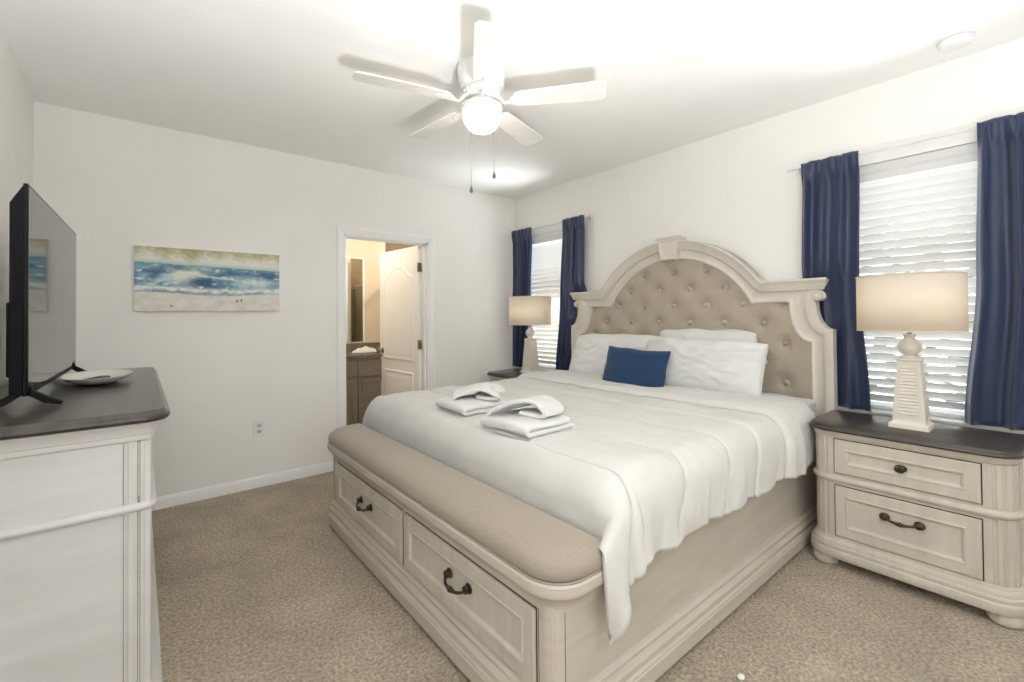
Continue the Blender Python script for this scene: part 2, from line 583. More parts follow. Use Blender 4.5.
# ------------------------------------------------------------------ blinds
def make_blind(y0, y1, label):
    t = thing('window_blind', label, 'blind', (.035, (y0 + y1) / 2, WZ0), 0, 'white slatted window blinds')
    hw = (y1 - y0) / 2 - .008
    zt = WZ1 - WZ0 - .003
    m = MB()
    m.box(-.025, .025, -hw, hw, zt - .045, zt)
    m.prism([(-.034, zt - .1), (-.028, zt - .1), (-.028, zt - .03), (-.040, zt - .03), (-.040, zt - .045), (-.034, zt - .06)], 'y', -hw, hw)
    m.build('valance', M['blind'], t, smooth=False)
    sl = MB()
    th = R(55)
    n = 34
    pitch = .0475
    for k in range(n):
        z = .075 + k * pitch
        if z > zt - .055:
            break
        ring = []
        for s in (-1, -.5, 0, .5, 1):
            bow = .0025 * (1 - s * s)
            ring.append((s * .025 * math.cos(th) - bow * math.sin(th) * -1, -s * .025 * math.sin(th) + bow * math.cos(th)))
        sec = ring + [(a + .0022 * math.sin(th), b_ + .0022 * math.cos(th)) for a, b_ in ring[::-1]]
        sl.loft([[(a, y, z + b_) for a, b_ in sec] for y in (-hw, hw)])
    sl.build('slats', M['blind'], t, angle=40)
    MB().box(-.022, .022, -hw, hw, .012, .032).build('bottom_rail', M['blind'], t, bevel=.004)
    for s in (-.62, .62):
        MB().tube([(-.026, s * hw, .03), (-.026, s * hw, zt - .05)], .0011, 6).build('ladder_cord', M['rod'], t)
    return t


make_blind(*WIN[1], label='white slatted blind in the window behind the near table lamp')
make_blind(*WIN[0], label='white slatted blind in the far window beside the back wall corner')

# ------------------------------------------------------------------ curtain rods and curtains
def make_rod(yc, half, half2, label):
    t = thing('curtain_rod', label, 'curtain rod', (-.066, yc, 2.250), 0, 'white curtain rods')
    MB().tube([(0, -half2, 0), (0, half, 0)], .008, 12).build('pole', M['rod'], t)
    for s, h in ((1, half), (-1, half2)):
        m = MB().lathe([(.004, 0), (.011, s * .006), (.014, s * .016), (.011, s * .026), (.003, s * .031)], (0, s * h, 0), 14, 'y')
        m.build('finial', M['rod'], t)
        yb = s * (h - .035)
        m = MB().tube([(.066, yb, 0), (0, yb, 0)], .006, 8).lathe([(.02, .066), (.018, .060), (.008, .058)], (0, yb, 0), 14, 'x')
        m.build('bracket', M['rod'], t)
    return t


make_rod(-3.49, .595, .595, 'slim white curtain rod above the window behind the near lamp')
make_rod(-.60, .555, .56, 'slim white curtain rod above the far corner window')


def make_curtain(yt0, yt1, ym0, ym1, yb0, yb1, seed, folds, label, zb=.742):
    rng = random.Random(seed)
    ph = [rng.uniform(0, 6.28) for _ in range(4)]
    zt = 2.272

    def fn(u, v):
        z = zb + (zt - zb) * v
        # edge lines: top -> middle -> bottom
        if v > .5:
            k = sstep(.5, 1, v)
            a, b_ = ym0 + (yt0 - ym0) * k, ym1 + (yt1 - ym1) * k
        else:
            k = sstep(0, .5, v)
            a, b_ = yb0 + (ym0 - yb0) * k, yb1 + (ym1 - yb1) * k
        w = u + .020 * math.sin(2 * PI * u * folds + ph[0]) + .03 * math.sin(3 * v + ph[1]) * math.sin(PI * u)
        y = a + (b_ - a) * w
        amp = .027 * (.85 + .3 * math.sin(4 * u + ph[2]))
        fold = math.cos(2 * PI * folds * u + ph[0] + .5 * math.sin(2.2 * v + ph[3]))
        fold = fold * .8 + .25 * math.cos(2 * PI * folds * 2 * u + ph[1] + v)
        x = -.066 + amp * fold
        k = sstep(.90, .965, v)           # gathered flat along the rod, in front of it
        x = x * (1 - k) + (-.083 + .005 * fold + .004 * math.sin(2 * PI * folds * 2.7 * u)) * k
        z += .005 * fold * sstep(.965, 1, v)
        x += .005 * nz(y * 6, z * 3, seed)
        # pressed to the wall where the headboard stands in front
        e = abs(y + 2.042)
        pin = (1 - sstep(1.085, 1.16, e)) * (1 - sstep(1.50, 1.64, z))
        x = x * (1 - pin) + (-.032 + (x + .066) * .22) * pin
        return (min(x, -.026), y, z)
    o = MB().grid(fn, 90, 60).build('curtain', M['curtain'], solid=.004, angle=180, recalc=False)
    return tag(o, label, 'curtain', 'navy satin curtains')


make_curtain(-2.945, -3.255, -2.93, -3.243, -2.93, -3.285, 3, 3.3, 'navy curtain between the headboard and the near window')
make_curtain(-3.733, -4.075, -3.715, -4.09, -3.66, -4.10, 8, 3.2, 'navy curtain to the right of the near window, cut by the photo edge')
make_curtain(-.045, -.375, -.035, -.345, -.03, -.262, 5, 3.0, 'navy curtain nearest the room corner, left of the far window')
make_curtain(-.835, -1.130, -.79, -1.115, -.725, -.985, 11, 3.2, 'navy curtain between the far window and the headboard')


# ------------------------------------------------------------------ case furniture helpers
def footring(w, d, r, off, z, n=10, flute=0.0, nfl=4):
    """outline of a case piece: straight back at x=0, rounded front corners at x=-d"""
    pts = [(0, w / 2 + off, z)]
    cx, cy = -(d - r), w / 2 - r
    for k in range(n + 1):
        t = k / n
        a = R(90 + 90 * t)
        fl = flute * max(0, math.sin(2 * PI * nfl * t - PI / 2)) ** .6 if 0 < t < 1 else 0
        rr = r + off - fl
        pts.append((cx + rr * math.cos(a), cy + rr * math.sin(a), z))
    for k in range(n + 1):
        t = k / n
        a = R(180 + 90 * t)
        fl = flute * max(0, math.sin(2 * PI * nfl * t - PI / 2)) ** .6 if 0 < t < 1 else 0
        rr = r + off - fl
        pts.append((cx + rr * math.cos(a), -cy + rr * math.sin(a), z))
    pts.append((0, -(w / 2 + off), z))
    return pts


def stack(w, d, r, prof, n=10, flute=0.0, nfl=4):
    return MB().loft([footring(w, d, r, o, z, n, flute, nfl) for o, z in prof])


def front_panel(x, y0, y1, z0, z1, th=.012, fr=.045):
    """moulded drawer front standing proud of the plane x, facing -x"""
    def rr(i, d):
        return [(x - d, y0 + i, z0 + i), (x - d, y1 - i, z0 + i), (x - d, y1 - i, z1 - i), (x - d, y0 + i, z1 - i)]
    return MB().loft([rr(0, -.004), rr(0, th - .003), rr(.003, th), rr(fr, th), rr(fr + .004, th + .003), rr(fr + .010, th + .001),
                      rr(fr + .018, th - .007), rr(fr + .026, th - .008)])


def drawer(parent, x, y0, y1, z0, z1, paint, fr=.045):
    d = front_panel(x, y0, y1, z0, z1, fr=fr).build('drawer', paint, parent, smooth=False)
    g = .0045
    MB().box(x - .0015, x + .002, y0 - g, y1 + g, z0 - g, z1 + g).build('gap_shade', M['gap_shade'], d, smooth=False)  # dark plate in place of the shadow gap around the drawer front
    return d


def knob(parent, x, y, z):
    m = MB().lathe([(.019, 0), (.019, -.003), (.007, -.005), (.006, -.014), (.012, -.018), (.017, -.024), (.016, -.029), (.009, -.033), (.002, -.034)],
                   (x, y, z), 22, 'x', sx=1.25, sy=.95)
    return m.build('knob', M['bronze'], parent)


def bail_pull(parent, x, y, z, half=.064, drop=.006):
    m = MB()
    for s in (-1, 1):
        m.lathe([(.019, 0), (.0185, -.004), (.015, -.007), (.010, -.008), (.010, -.012), (.0145, -.016), (.0135, -.021), (.006, -.025), (.001, -.026)],
                (x, y + s * half, z), 20, 'x', sx=1.12, sy=1)
    path, rs = [], []
    for k in range(25):
        t = k / 24
        s = 2 * t - 1
        path.append((x - .016 - .024 * (1 - s ** 4), y + s * half, z - drop - .012 * (1 - s * s) + (drop if abs(s) > .98 else 0)))
        a = abs(s)
        rs.append(.0056 + (.0065 * math.exp(-(a / .10) ** 2)) + .003 * math.exp(-((a - .26) / .05) ** 2))
    m.tube(path, .004, 10, rs)
    for s in (-1, 1):
        m.lathe([(.002, 0), (.007, .004), (.009, .011), (.006, .018), (.002, .022)], (x - .040, y + s * .012 - .011, z - drop - .012), 12, 'y')
    return m.build('bail_pull', M['bronze'], parent)


def bun_foot(parent, x, y, h, paint, r=.058):
    MB().lathe([(r * .62, 0), (r * .9, h * .12), (r, h * .38), (r * .98, h * .62), (r * .82, h * .88), (r * .7, h)], (x, y, 0), 26).build('bun_foot', paint, parent)


# ------------------------------------------------------------------ nightstands
def make_nightstand(label):
    t = thing('nightstand', label, 'nightstand', (-.128, -3.502, 0), 0, 'two drawer nightstands')
    w, d, r = .738, .436, .082
    C = M['cream_y']
    bd = stack(w, d, r, [(0, .155), (0, .70)], 48, .007, 4).build('body', C, t, angle=40)
    stack(w, d, r, [(.014, .052), (.027, .056), (.031, .066), (.032, .080), (.030, .094), (.024, .100), (.0235, .104), (.027, .108), (.027, .118), (.023, .124), (.018, .125), (.018, .131), (.014, .142), (.007, .150), (.007, .156), (.002, .160), (.002, .166)], 12).build('base_molding', C, t, angle=25)
    stack(w, d, r, [(0, .442), (.010, .446), (.015, .454), (.016, .462), (.013, .470), (.004, .476), (0, .478)], 12).build('waist_molding', C, t, angle=60)
    stack(w, d, r, [(.002, .672), (.008, .676), (.009, .688), (.014, .697), (.017, .702)], 12).build('fascia', C, t, angle=60)
    stack(w, d, r, [(.012, .7015), (.024, .704), (.030, .712), (.028, .719), (.021, .724), (.019, .732), (.014, .7355)], 14).build('top', M['top'], t, angle=40)
    x = -d
    a = drawer(t, x, -.264, .264, .494, .663, C)
    knob(a, x - .012 + .008, 0, .577)
    b_ = drawer(t, x, -.264, .264, .170, .425, C)
    bail_pull(b_, x - .004, 0, .330, drop=-.006)
    for s in (-1, 1):
        MB().box(x + .13, x + .132, s * (w / 2 + .0005), s * (w / 2 + .0012), .17, .665).build('side_seam', M['gap_shade'], t, smooth=False)
        for xx in (x + .045, -.06):
            bun_foot(t, xx, s * (w / 2 - .045), .056, C)
    return t


ns = make_nightstand('cream two drawer nightstand with dark top right of the bed, fully visible')
dup(ns, (-.128, -.56, 0), 'far nightstand in the room corner, mostly hidden behind the bed')


# ------------------------------------------------------------------ table lamps
def make_lamp(loc, label):
    t = thing('table_lamp', label, 'lamp', loc, 0, 'white louvred table lamps')
    C = M['lamp']

    def sq(h, z, rd=.006):
        p = []
        for (sx, sy, a0) in ((1, 1, 0), (-1, 1, 90), (-1, -1, 180), (1, -1, 270)):
            for k in range(4):
                a = R(a0 + 30 * k)
                p.append((sx * (h - rd) + rd * math.cos(a), sy * (h - rd) + rd * math.sin(a), z))
        return p
    MB().loft([sq(.078, 0), sq(.078, .020), sq(.075, .024), sq(.066, .030), sq(.063, .040)]).build('plinth', C, t, angle=40)
    z0, z1, h0, h1 = .040, .335, .060, .040
    bd = MB().loft([sq(h0, z0, .004), sq(h1, z1, .004)]).build('column', C, t, angle=40)

    def hw(z):
        return h0 + (h1 - h0) * (z - z0) / (z1 - z0)
    n = 15
    for face in range(4):
        m = MB()
        za, zb = z0 + .03, z1 - .02
        st = (zb - za) / n
        for k in range(n):        # louvre slats standing out from the face
            z = za + k * st
            y = hw(z + st / 2)
            wd = y - .016
            q = [(hw(z) + .0005, z), (hw(z) + .006, z + st * .15), (hw(z + st) + .001, z + st * .92), (hw(z + st) - .004, z + st * .92), (hw(z) - .004, z)]
            m.loft([[(a, yy, zz) for a, zz in q] for yy in (-wd, wd)])
        # side stiles
        for s in (-1, 1):
            q0 = [(hw(z0) + .004, s * (hw(z0) - .015)), (hw(z0) + .004, s * (hw(z0) - .001)), (hw(z0) - .004, s * (hw(z0) - .001)), (hw(z0) - .004, s * (hw(z0) - .015))]
            q1 = [(hw(z1) + .004, s * (hw(z1) - .015)), (hw(z1) + .004, s * (hw(z1) - .001)), (hw(z1) - .004, s * (hw(z1) - .001)), (hw(z1) - .004, s * (hw(z1) - .015))]
            m.loft([[(a, b_, z0) for a, b_ in q0], [(a, b_, z1) for a, b_ in q1]])
        rot = Matrix.Rotation(face * PI / 2, 3, 'Z')
        m.v = [tuple(rot @ Vector(p)) for p in m.v]
        m.build('louvre_panel', C, bd, angle=40)
    MB().loft([sq(.046, z1), sq(.048, z1 + .006), sq(.040, z1 + .012), sq(.034, z1 + .014)]).build('cap', C, t, angle=40)
    MB().lathe([(.030, .348), (.030, .352), (.024, .358), (.022, .364), (.034, .372), (.045, .388), (.048, .404), (.044, .422), (.034, .436), (.024, .446), (.021, .456), (.026, .464), (.026, .470)], n=32).build('neck', C, t, angle=45)
    MB().lathe([(.010, .47), (.010, .53), (.016, .535), (.016, .56)], n=16).build('socket', M['nickel'], t)
    # harp and finial
    m = MB()
    for s in (-1, 1):
        m.tube([(0, s * .014, .53), (0, s * .045, .58), (0, s * .05, .66), (0, s * .03, .74), (0, 0, .765)], .002, 8)
    m.lathe([(.004, .762), (.010, .768), (.012, .776), (.007, .784), (.002, .788)], n=14)
    m.build('harp', M['nickel'], t)
    r = .2125
    m = MB()
    m.lathe([(r, .487), (r, .767)], n=72)
    m.f = m.f[:-2]
    shd = m.build('lamp_shade', M['shade'], t, solid=.002, recalc=False)
    for z in (.488, .766):
        ring = [(r * math.cos(2 * PI * k / 72), r * math.sin(2 * PI * k / 72), z) for k in range(73)]
        MB().tube(ring, .003, 8).build('shade_rim', M['shade'], shd)
    m = MB()
    for k in range(3):
        a = 2 * PI * k / 3 + .4
        m.tube([(0, 0, .764), (r * math.cos(a), r * math.sin(a), .764)], .0018, 6)
    m.build('spider', M['nickel'], shd)
    MB().lathe([(.012, .56), (.016, .58), (.029, .61), (.029, .635), (.016, .655), (.002, .66)], n=18).build('bulb', M['globe'], t)
    light('lamp_bulb', 'POINT', (loc[0], loc[1], loc[2] + .61), 1.5, (1, .90, .76), .03)
    return t


make_lamp((-.335, -3.505, .7362), 'white louvred table lamp on the right nightstand, the larger in view')
make_lamp((-.305, -.590, .7362), 'white louvred table lamp in the far corner, smaller in view')

# ------------------------------------------------------------------ bed
BROT = -0.0055
bed = thing('storage_bed', 'cream king storage bed with tufted arched headboard and upholstered bench foot', 'bed', (-.050, -2.042, 0), BROT)
C = M['cream']
CH = M['cream_h']

# headboard frame: loft between an inner and an outer outline with a moulded section
pairs = [((.955, .02), (1.078, .02)), ((.955, 1.13), (1.078, 1.215))]
for k in range(1, 9):
    t = PI / 2 * k / 8
    pairs.append(((.955 - .125 * math.sin(t), 1.37 - .24 * math.cos(t)), (1.078 - .088 * math.sin(t), 1.375 - .16 * math.cos(t))))
pairs += [((.829, 1.384), (.990, 1.40)), ((.826, 1.386), (.990, 1.43)), ((.822, 1.386), (1.0, 1.455)), ((.815, 1.386), (1.03, 1.49)),
          ((.805, 1.386), (1.045, 1.524)), ((.78, 1.386), (.97, 1.526)), ((.70, 1.386), (.80, 1.526))]
n_ar = 16
ri, zi = .674, 1.076
ro, zo = .809, 1.085
a0i, a0o = math.acos(.60 / ri), math.acos(.68 / ro)
for k in range(n_ar + 1):
    t = k / n_ar
    ai, ao = a0i + (PI / 2 - a0i) * t, a0o + (PI / 2 - a0o) * t
    pairs.append(((ri * math.cos(ai), zi + ri * math.sin(ai)), (ro * math.cos(ao), zo + ro * math.sin(ao))))
full = pairs + [((-a[0], a[1]), (-b_[0], b_[1])) for a, b_ in pairs[::-1][1:]]
prof = [(0, .0), (0, .066), (.02, .084), (.07, .090), (.12, .086), (.16, .074), (.22, .070), (.34, .072), (.50, .080), (.58, .092), (.62, .100),
        (.70, .104), (.92, .106), (.985, .104), (1.0, .096), (1.0, 0)]
rings = []
for a, b_ in full:
    rings.append([(-d * .62, a[0] + (b_[0] - a[0]) * u, a[1] + (b_[1] - a[1]) * u) for u, d in prof])
MB().loft(rings).build('headboard_frame', CH, bed, angle=38)

# crown moulding along shelves and arch
path = [(1.058, 1.532), (.69, 1.530)] + [b_ for a, b_ in pairs[-n_ar - 1:]][1:]
path = path + [(-p[0], p[1]) for p in path[::-1][1:]]
cprof = [(0, 0), (0, .150), (.010, .152), (.016, .148), (.022, .138), (.040, .124), (.052, .120), (.056, .112), (.066, .110), (.072, .098), (.072, 0)]
rings = []
for i, p in enumerate(path):
    a = Vector(path[max(i - 1, 0)])
    b_ = Vector(path[min(i + 1, len(path) - 1)])
    p = Vector(p)
    d1 = (p - a).normalized() if i else (b_ - p).normalized()
    d2 = (b_ - p).normalized() if i < len(path) - 1 else d1
    n1, n2 = Vector((-d1.y, d1.x)), Vector((-d2.y, d2.x))
    n_ = (n1 + n2).normalized()
    sc = min(1.6, 1 / max(.3, n_.dot(n1)))
    end = 0.0
    ring = []
    for dist, dep in cprof:
        q = p + n_ * dist * sc
        if i == 0 or i == len(path) - 1:
            q.x -= math.copysign(max(0, .150 - dep) * .45, q.x)
        ring.append((-dep * .66, q.x, q.y))
    rings.append(ring)
MB().loft(rings).build('crown_molding', CH, bed, angle=30)

# scroll at each shoulder
for s in (-1, 1):
    m = MB()
    c = (0, s * .998, 1.420)
    m.lathe([(.030, 0), (.030, -.072), (.025, -.078), (.020, -.073), (.017, -.073), (.012, -.080), (.004, -.081)], c, 24, 'x')
    path = []
    for k in range(20):
        t = k / 19
        a = R(-20 + 200 * t)
        rr = .033 - .004 * t
        path.append((-.045, c[1] + s * rr * math.cos(a), c[2] + rr * math.sin(a)))
    m.tube(path, .010, 8)
    m.build('scroll', CH, bed, angle=45)

# keystone
def trap(i, dep):
    dep *= .68
    return [(-dep, -(.064 - i), 1.742 + i), (-dep, .064 - i, 1.742 + i), (-dep, .090 - i, 1.912 - i), (-dep, -(.090 - i), 1.912 - i)]
ks = MB().loft([trap(0, 0), trap(0, .160), trap(.006, .166), trap(.022, .166), trap(.027, .158), trap(.034, .158)])
ks.box(-.121, 0, -.098, .098, 1.905, 1.922)
ks.build('keystone', CH, bed, smooth=False, bevel=.002)

# tufted panel
BUT = []
for row in range(-3, 4):
    z = 1.25 + .130 * row
    for i in range(-4, 5):
        y = (i + (.5 if row % 2 == 0 else 0)) * .268
        if abs(y) > .87:
            continue
        BUT.append((y, z))


def up_top(y):
    y = abs(y)
    if y < .60:
        return zi + math.sqrt(ri * ri - y * y)
    if y < .83:
        return 1.386
    if y < .955:
        return 1.37 - .24 * math.sqrt(max(0, 1 - ((.955 - y) / .125) ** 2))
    return 1.13


def seg_d(p, a, b_):
    ab = (b_[0] - a[0], b_[1] - a[1])
    t = ((p[0] - a[0]) * ab[0] + (p[1] - a[1]) * ab[1]) / (ab[0] ** 2 + ab[1] ** 2)
    t = max(0, min(1, t))
    return math.hypot(p[0] - a[0] - t * ab[0], p[1] - a[1] - t * ab[1]), t


def up_fn(u, v):
    y = -.965 + 1.93 * u
    z = .50 + (up_top(y) + .012 - .50) * v
    d = .048
    dm = 0
    for (by, bz) in BUT:
        dy, dz = abs(y - by), abs(z - bz)
        if dy < .16 and dz < .16:
            r2 = dy * dy + dz * dz
            dm = max(dm, .024 * math.exp(-r2 / .0016) + .010 * math.exp(-r2 / .006))
            for s in (-1, 1):
                for q in (-1, 1):
                    if abs(by + s * .134) > .87:
                        continue
                    dd, t = seg_d((y, z), (by, bz), (by + s * .134, bz + q * .130))
                    dm = max(dm, .0085 * math.exp(-(dd / .010) ** 2) * (1 - .75 * min(t, 1 - t) * 2))
    d -= dm
    d += .0012 * nz(y * 14, z * 14, 1)
    return (-d, y, z)


up = MB().grid(up_fn, 230, 150).build('tufted_panel', M['tuft'], bed, angle=180)
bm_ = MB().lathe([(.0165, 0), (.0165, -.005), (.0125, -.010), (.006, -.0125), (.001, -.013)], n=14, axis='x')
first = None
for (y, z) in BUT:
    if z > up_top(y) - .03 or (z < 1.2 and abs(y) < .75) or abs(y) > .92 or z < .84 or abs(z - .99) < .02:
        continue
    if first is None:
        first = o = bm_.build('tuft_button', M['tuft'], up)
    else:
        o = first.copy()
        COL.objects.link(o)
        o.parent = up
    o.location = (-.024, y, z)
# plain back of the headboard
m = MB()
m.box(-.02, -.002, -.96, .96, .4, 1.1).box(-.02, -.002, -.60, .60, 1.1, 1.62)
m.build('back_panel', CH, bed, smooth=False)

# storage foot
FX = -2.360          # plane of the drawer fronts' carcase (local)
HW = 1.004
def bedring(off, z, xb=-2.157, r=.045, n=8, hw=HW, fx=FX):
    # footprint from xb forward to fx with rounded foot corners
    pts = [(xb, hw + off, z)]
    for k in range(n + 1):
        a = R(90 + 90 * k / n)
        pts.append((fx + r + (r + off) * math.cos(a), hw - r + (r + off) * math.sin(a), z))
    for k in range(n + 1):
        a = R(180 + 90 * k / n)
        pts.append((fx + r + (r + off) * math.cos(a), -(hw - r) + (r + off) * math.sin(a), z))
    pts.append((xb, -(hw + off), z))
    return pts


MB().loft([bedring(0, .03), bedring(0, .47)]).build('foot_box', C, bed, angle=40)
# rail under the bench cushion
rp = [(0, .432), (.006, .434), (.007, .444), (.011, .456), (.019, .470), (.029, .482), (.034, .488), (.035, .496), (.040, .498), (.041, .524), (.037, .530)]
MB().loft([bedring(o_, z, -2.152, .09, hw=HW + .016) for o_, z in rp]).build('bench_rail', C, bed, angle=30)
# bench cushion
cu = []
for (k, z) in [(.026, .5295), (.031, .535), (.036, .546), (.038, .560), (.034, .577), (.024, .592), (.006, .605), (-.022, .614), (-.055, .619), (-.085, .620)]:
    cu.append(bedring(k, z, -2.153 - max(0, .030 - k) * .45, .10, hw=HW + .016))
MB().loft(cu).build('bench_cushion', M['linen'], bed, angle=60)
MB().tube([(p[0], p[1], p[2]) for p in bedring(.033, .5330, -2.152, .09, hw=HW + .016)], .0035, 8).build('cushion_piping', M['linen'], bed)
# drawers in the foot
for (y0, y1) in ((-.022, .872), (-.934, -.052)):
    d = drawer(bed, FX, y0, y1, .180, .424, M['cream_y'], fr=.05)
    bail_pull(d, FX - .004, (y0 + y1) / 2 - .012, .320, half=.066)
# beaded corner strips and grooves on the foot corners
for s in (-1, 1):
    m = MB()
    for k in range(46):
        z = .182 + k * .0054
        m.lathe([(.0005, -.0026), (.0032, 0), (.0005, .0026)], (FX + .0128, s * (HW - .0128), z), 6)
    m.build('bead_trim', M['cream_y'], bed, smooth=False)
    m = MB()
    m.box(FX - .0008, FX + .001, s * (HW - .060), s * (HW - .058), .18, .43)
    m.box(FX + .052, FX + .054, s * (HW - .001), s * (HW + .0008), .18, .43)
    m.build('groove_line', M['gap_shade'], bed, smooth=False)
# side panels and their base moulding
for s in (-1, 1):
    MB().box(-2.17, -.07, s * (HW - .042), s * (HW - .014), .03, .50).build('side_rail', C, bed, bevel=.003)
def basering(off, z):
    return bedring(off, z, -.07, .05)
bp = [(.026, .022), (.030, .025), (.030, .078), (.026, .082), (.026, .088), (.019, .096), (.0185, .106), (.022, .108), (.022, .120), (.016, .128), (.010, .138), (.010, .144), (.013, .146), (.013, .154), (.006, .162), (.002, .170), (-.018, .172)]
m = MB()
m.loft([basering(o_, z) for o_, z in bp], closed=False)
ringin = [basering(-.03, z) for z in (.172, .022)]
m.loft([basering(-.018, .172)] + [basering(-.03, .172), basering(-.03, .022), basering(.026, .022)], closed=False)
m.build('base_molding', C, bed, angle=25)
for xx in (-2.29, -1.2, -.2):
    for s in (-1, 1):
        MB().box(xx - .03, xx + .03, s * .93 - .03, s * .93 + .03, 0, .06).build('foot', C, bed, bevel=.004)
MB().box(-2.157, -.07, -.97, .97, .27, .30).build('slat_deck', C, bed, smooth=False)

# mattress with its fitted sheet
def rbox(hx, hy, z0, z1, r, cx):
    rings = []
    for (ins, z) in [(r, z0), (r * .3, z0 + r * .3), (0, z0 + r), (0, z1 - r), (r * .12, z1 - r * .5), (r * .4, z1 - r * .16), (r, z1), (r * 3, z1 + .004)]:
        ring = []
        for (sx, sy, a0) in ((1, 1, 0), (-1, 1, 90), (-1, -1, 180), (1, -1, 270)):
            for k in range(7):
                a = R(a0 + 15 * k)
                rr = .09
                ring.append((cx + sx * (hx - ins - rr) + rr * math.cos(a), sy * (hy - ins - rr) + rr * math.sin(a), z))
        rings.append(ring)
    return MB().loft(rings)


mt = rbox(1.005, .950, .301, .742, .07, -1.055).build('mattress', M['sheet'], angle=50)
mt.location = bed.location
mt.rotation_euler = (0, 0, BROT)
tag(mt, 'thick white sheeted mattress lying on the cream storage bed', 'mattress')

# ------------------------------------------------------------------ comforter
TOP = .762
X0F, Y0 = -2.022, .955        # where the foot and side edges begin to roll over
RF = .085
SEAMS = [-2.03, -1.68, -1.33, -1.05]


def roll(e, r):
    if e <= 0:
        return e, 0
    if e < r * PI / 2:
        return r * math.sin(e / r), r * (1 - math.cos(e / r))
    return r, r + e - r * PI / 2


def seam_x(x):
    """quilting: groove at each seam, puff between"""
    g = 0
    for s in SEAMS:
        g = max(g, math.exp(-((x - s) / .0085) ** 2))
    ss = sorted(SEAMS)
    puff = 1
    for a, b_ in zip(ss[:-1], ss[1:]):
        if a <= x <= b_:
            puff = math.sin(PI * (x - a) / (b_ - a)) ** .5
    return -.016 * g + .015 * puff


def drape(a, b_, lift=0.0, foot=True, rs=RF):
    """a: position along the bed (local x before rolling), b_: signed arc length across"""
    s = 1 if b_ >= 0 else -1
    ea = max(0, X0F - a) if foot else 0
    eb = max(0, abs(b_) - Y0)
    ha, da = roll(ea, .10)
    hb, db = roll(eb, rs)
    w = sstep(.02, .15, eb)
    if s > 0 and ea > 0:
        w *= 1 - sstep(0, .05, ea)
    # over the foot: down behind the bench cushion
    pf = Vector(((X0F - ha) if ea > 0 else a, s * (min(abs(b_), Y0) + hb), TOP - da - db))
    # hanging corner: slips out past the bench end, lowest at its point
    e2 = math.sqrt(eb * eb + (ea * 1.08) ** 2 * sstep(.08, .25, eb))
    h2, d2 = roll(e2, rs)
    px = (X0F - .54 * ea * (1 - .38 * sstep(.02, .34, eb))) if ea > 0 else a
    ps = Vector((px, s * (min(abs(b_), Y0) + max(hb, min(h2, rs * sstep(.0, .12, eb)))), TOP - d2))
    p = pf.lerp(ps, w)
    n = 0.0
    side = sstep(.03, .20, eb)
    # puffy top, quilting and wrinkles
    q = seam_x(p.x + .35 * db)
    amp = (1 - side)
    p.z += (q + .010 * nz(a * 4, b_ * 4, 2) + .006 * nz(a * 11, b_ * 7, 5) + .0025 * nz(a * 24, b_ * 15, 9)) * amp * (1 - sstep(.02, .12, ea)) + lift * amp
    f = math.sin(a * 2 * PI / .17 + 1.2 * math.sin(a * 5) + s) * .55 + nz(a * 9, db * 3, 7) * .9
    hang = sstep(.02, .30, db)
    p.y += s * side * (q * .9 + .012 + (.010 + .012 * sstep(-1.0, -1.7, a)) * hang * f + .012 * nz(a * 22, db * 9, 11) * hang + lift)
    if foot and ea > 0 and w < .6:
        p.x -= (1 - w) * .004 * nz(b_ * 8, da * 8, 4)
    p.x -= side * .25 * db * .45 * (1 if ea == 0 else .3)
    if ea > 0:
        p.y += s * side * (.022 * math.sin(ea * 30) * sstep(.1, .3, eb) + .010)
    lim = (1.052 if lift else 1.034) + .2 * sstep(-.60, -.75, p.x)       # pressed flat beside the nightstand
    if not lift:
        lim = lim - .052 * sstep(-.44, -.36, p.x)
    if abs(p.y) > lim:
        p.y = s * lim
    if p.z < .56 and abs(p.y) < 1.03 and foot and ea > 0 and w < .4:
        p.x = max(p.x, -2.139)
    return p


def hem_len(a):
    """arc length from the roll to the hem on the near side"""
    k = .318 + .010 * math.sin(a * 2 * PI / .36 + .5) + .012 * nz(a * 6, 2)
    k -= .07 * sstep(-.85, -.70, a)
    return k


def comf(u, v):
    a = -.11 + (-2.40 + .11) * u
    s = 2 * v - 1
    L = Y0 + (hem_len(a) if s < 0 else .16)
    b_ = s * L
    ea = max(0, X0F - a)
    # foot edge of the cloth is shorter in the middle: tucked behind the cushion
    if ea > .30:
        pass
    p = drape(a, b_)
    if abs(b_) < Y0 - .02 or (ea > 0 and abs(b_) - Y0 < .05):
        p.z = max(p.z, .535)
    return tuple(p)


cf = MB().grid(comf, 280, 190).build('comforter', M['comforter'], angle=180, solid=.014, recalc=False)
cf.location = bed.location
cf.rotation_euler = (0, 0, BROT)
tag(cf, 'white quilted comforter spread over the bed, one corner hanging beside the bench', 'comforter')


def band(u, v):
    # turned-down head end of the comforter: a second layer lying on the first
    a = -.36 + (-.80 + .36) * u
    L = Y0 + .318 + .010 * math.sin(a * 11 + 1)
    b_ = (2 * v - 1) * L
    edge = math.sin(PI * min(1, max(0, (1 - u) / .10)) / 2)      # rounded roll toward the foot
    a += .012 * nz(b_ * 3, 1, 2)
    p = drape(a, b_, lift=.006 + .024 * edge, foot=False)
    return tuple(p)


MB().grid(band, 34, 190).build('turned_down_edge', M['comforter'], cf, angle=180, solid=.018, recalc=False)


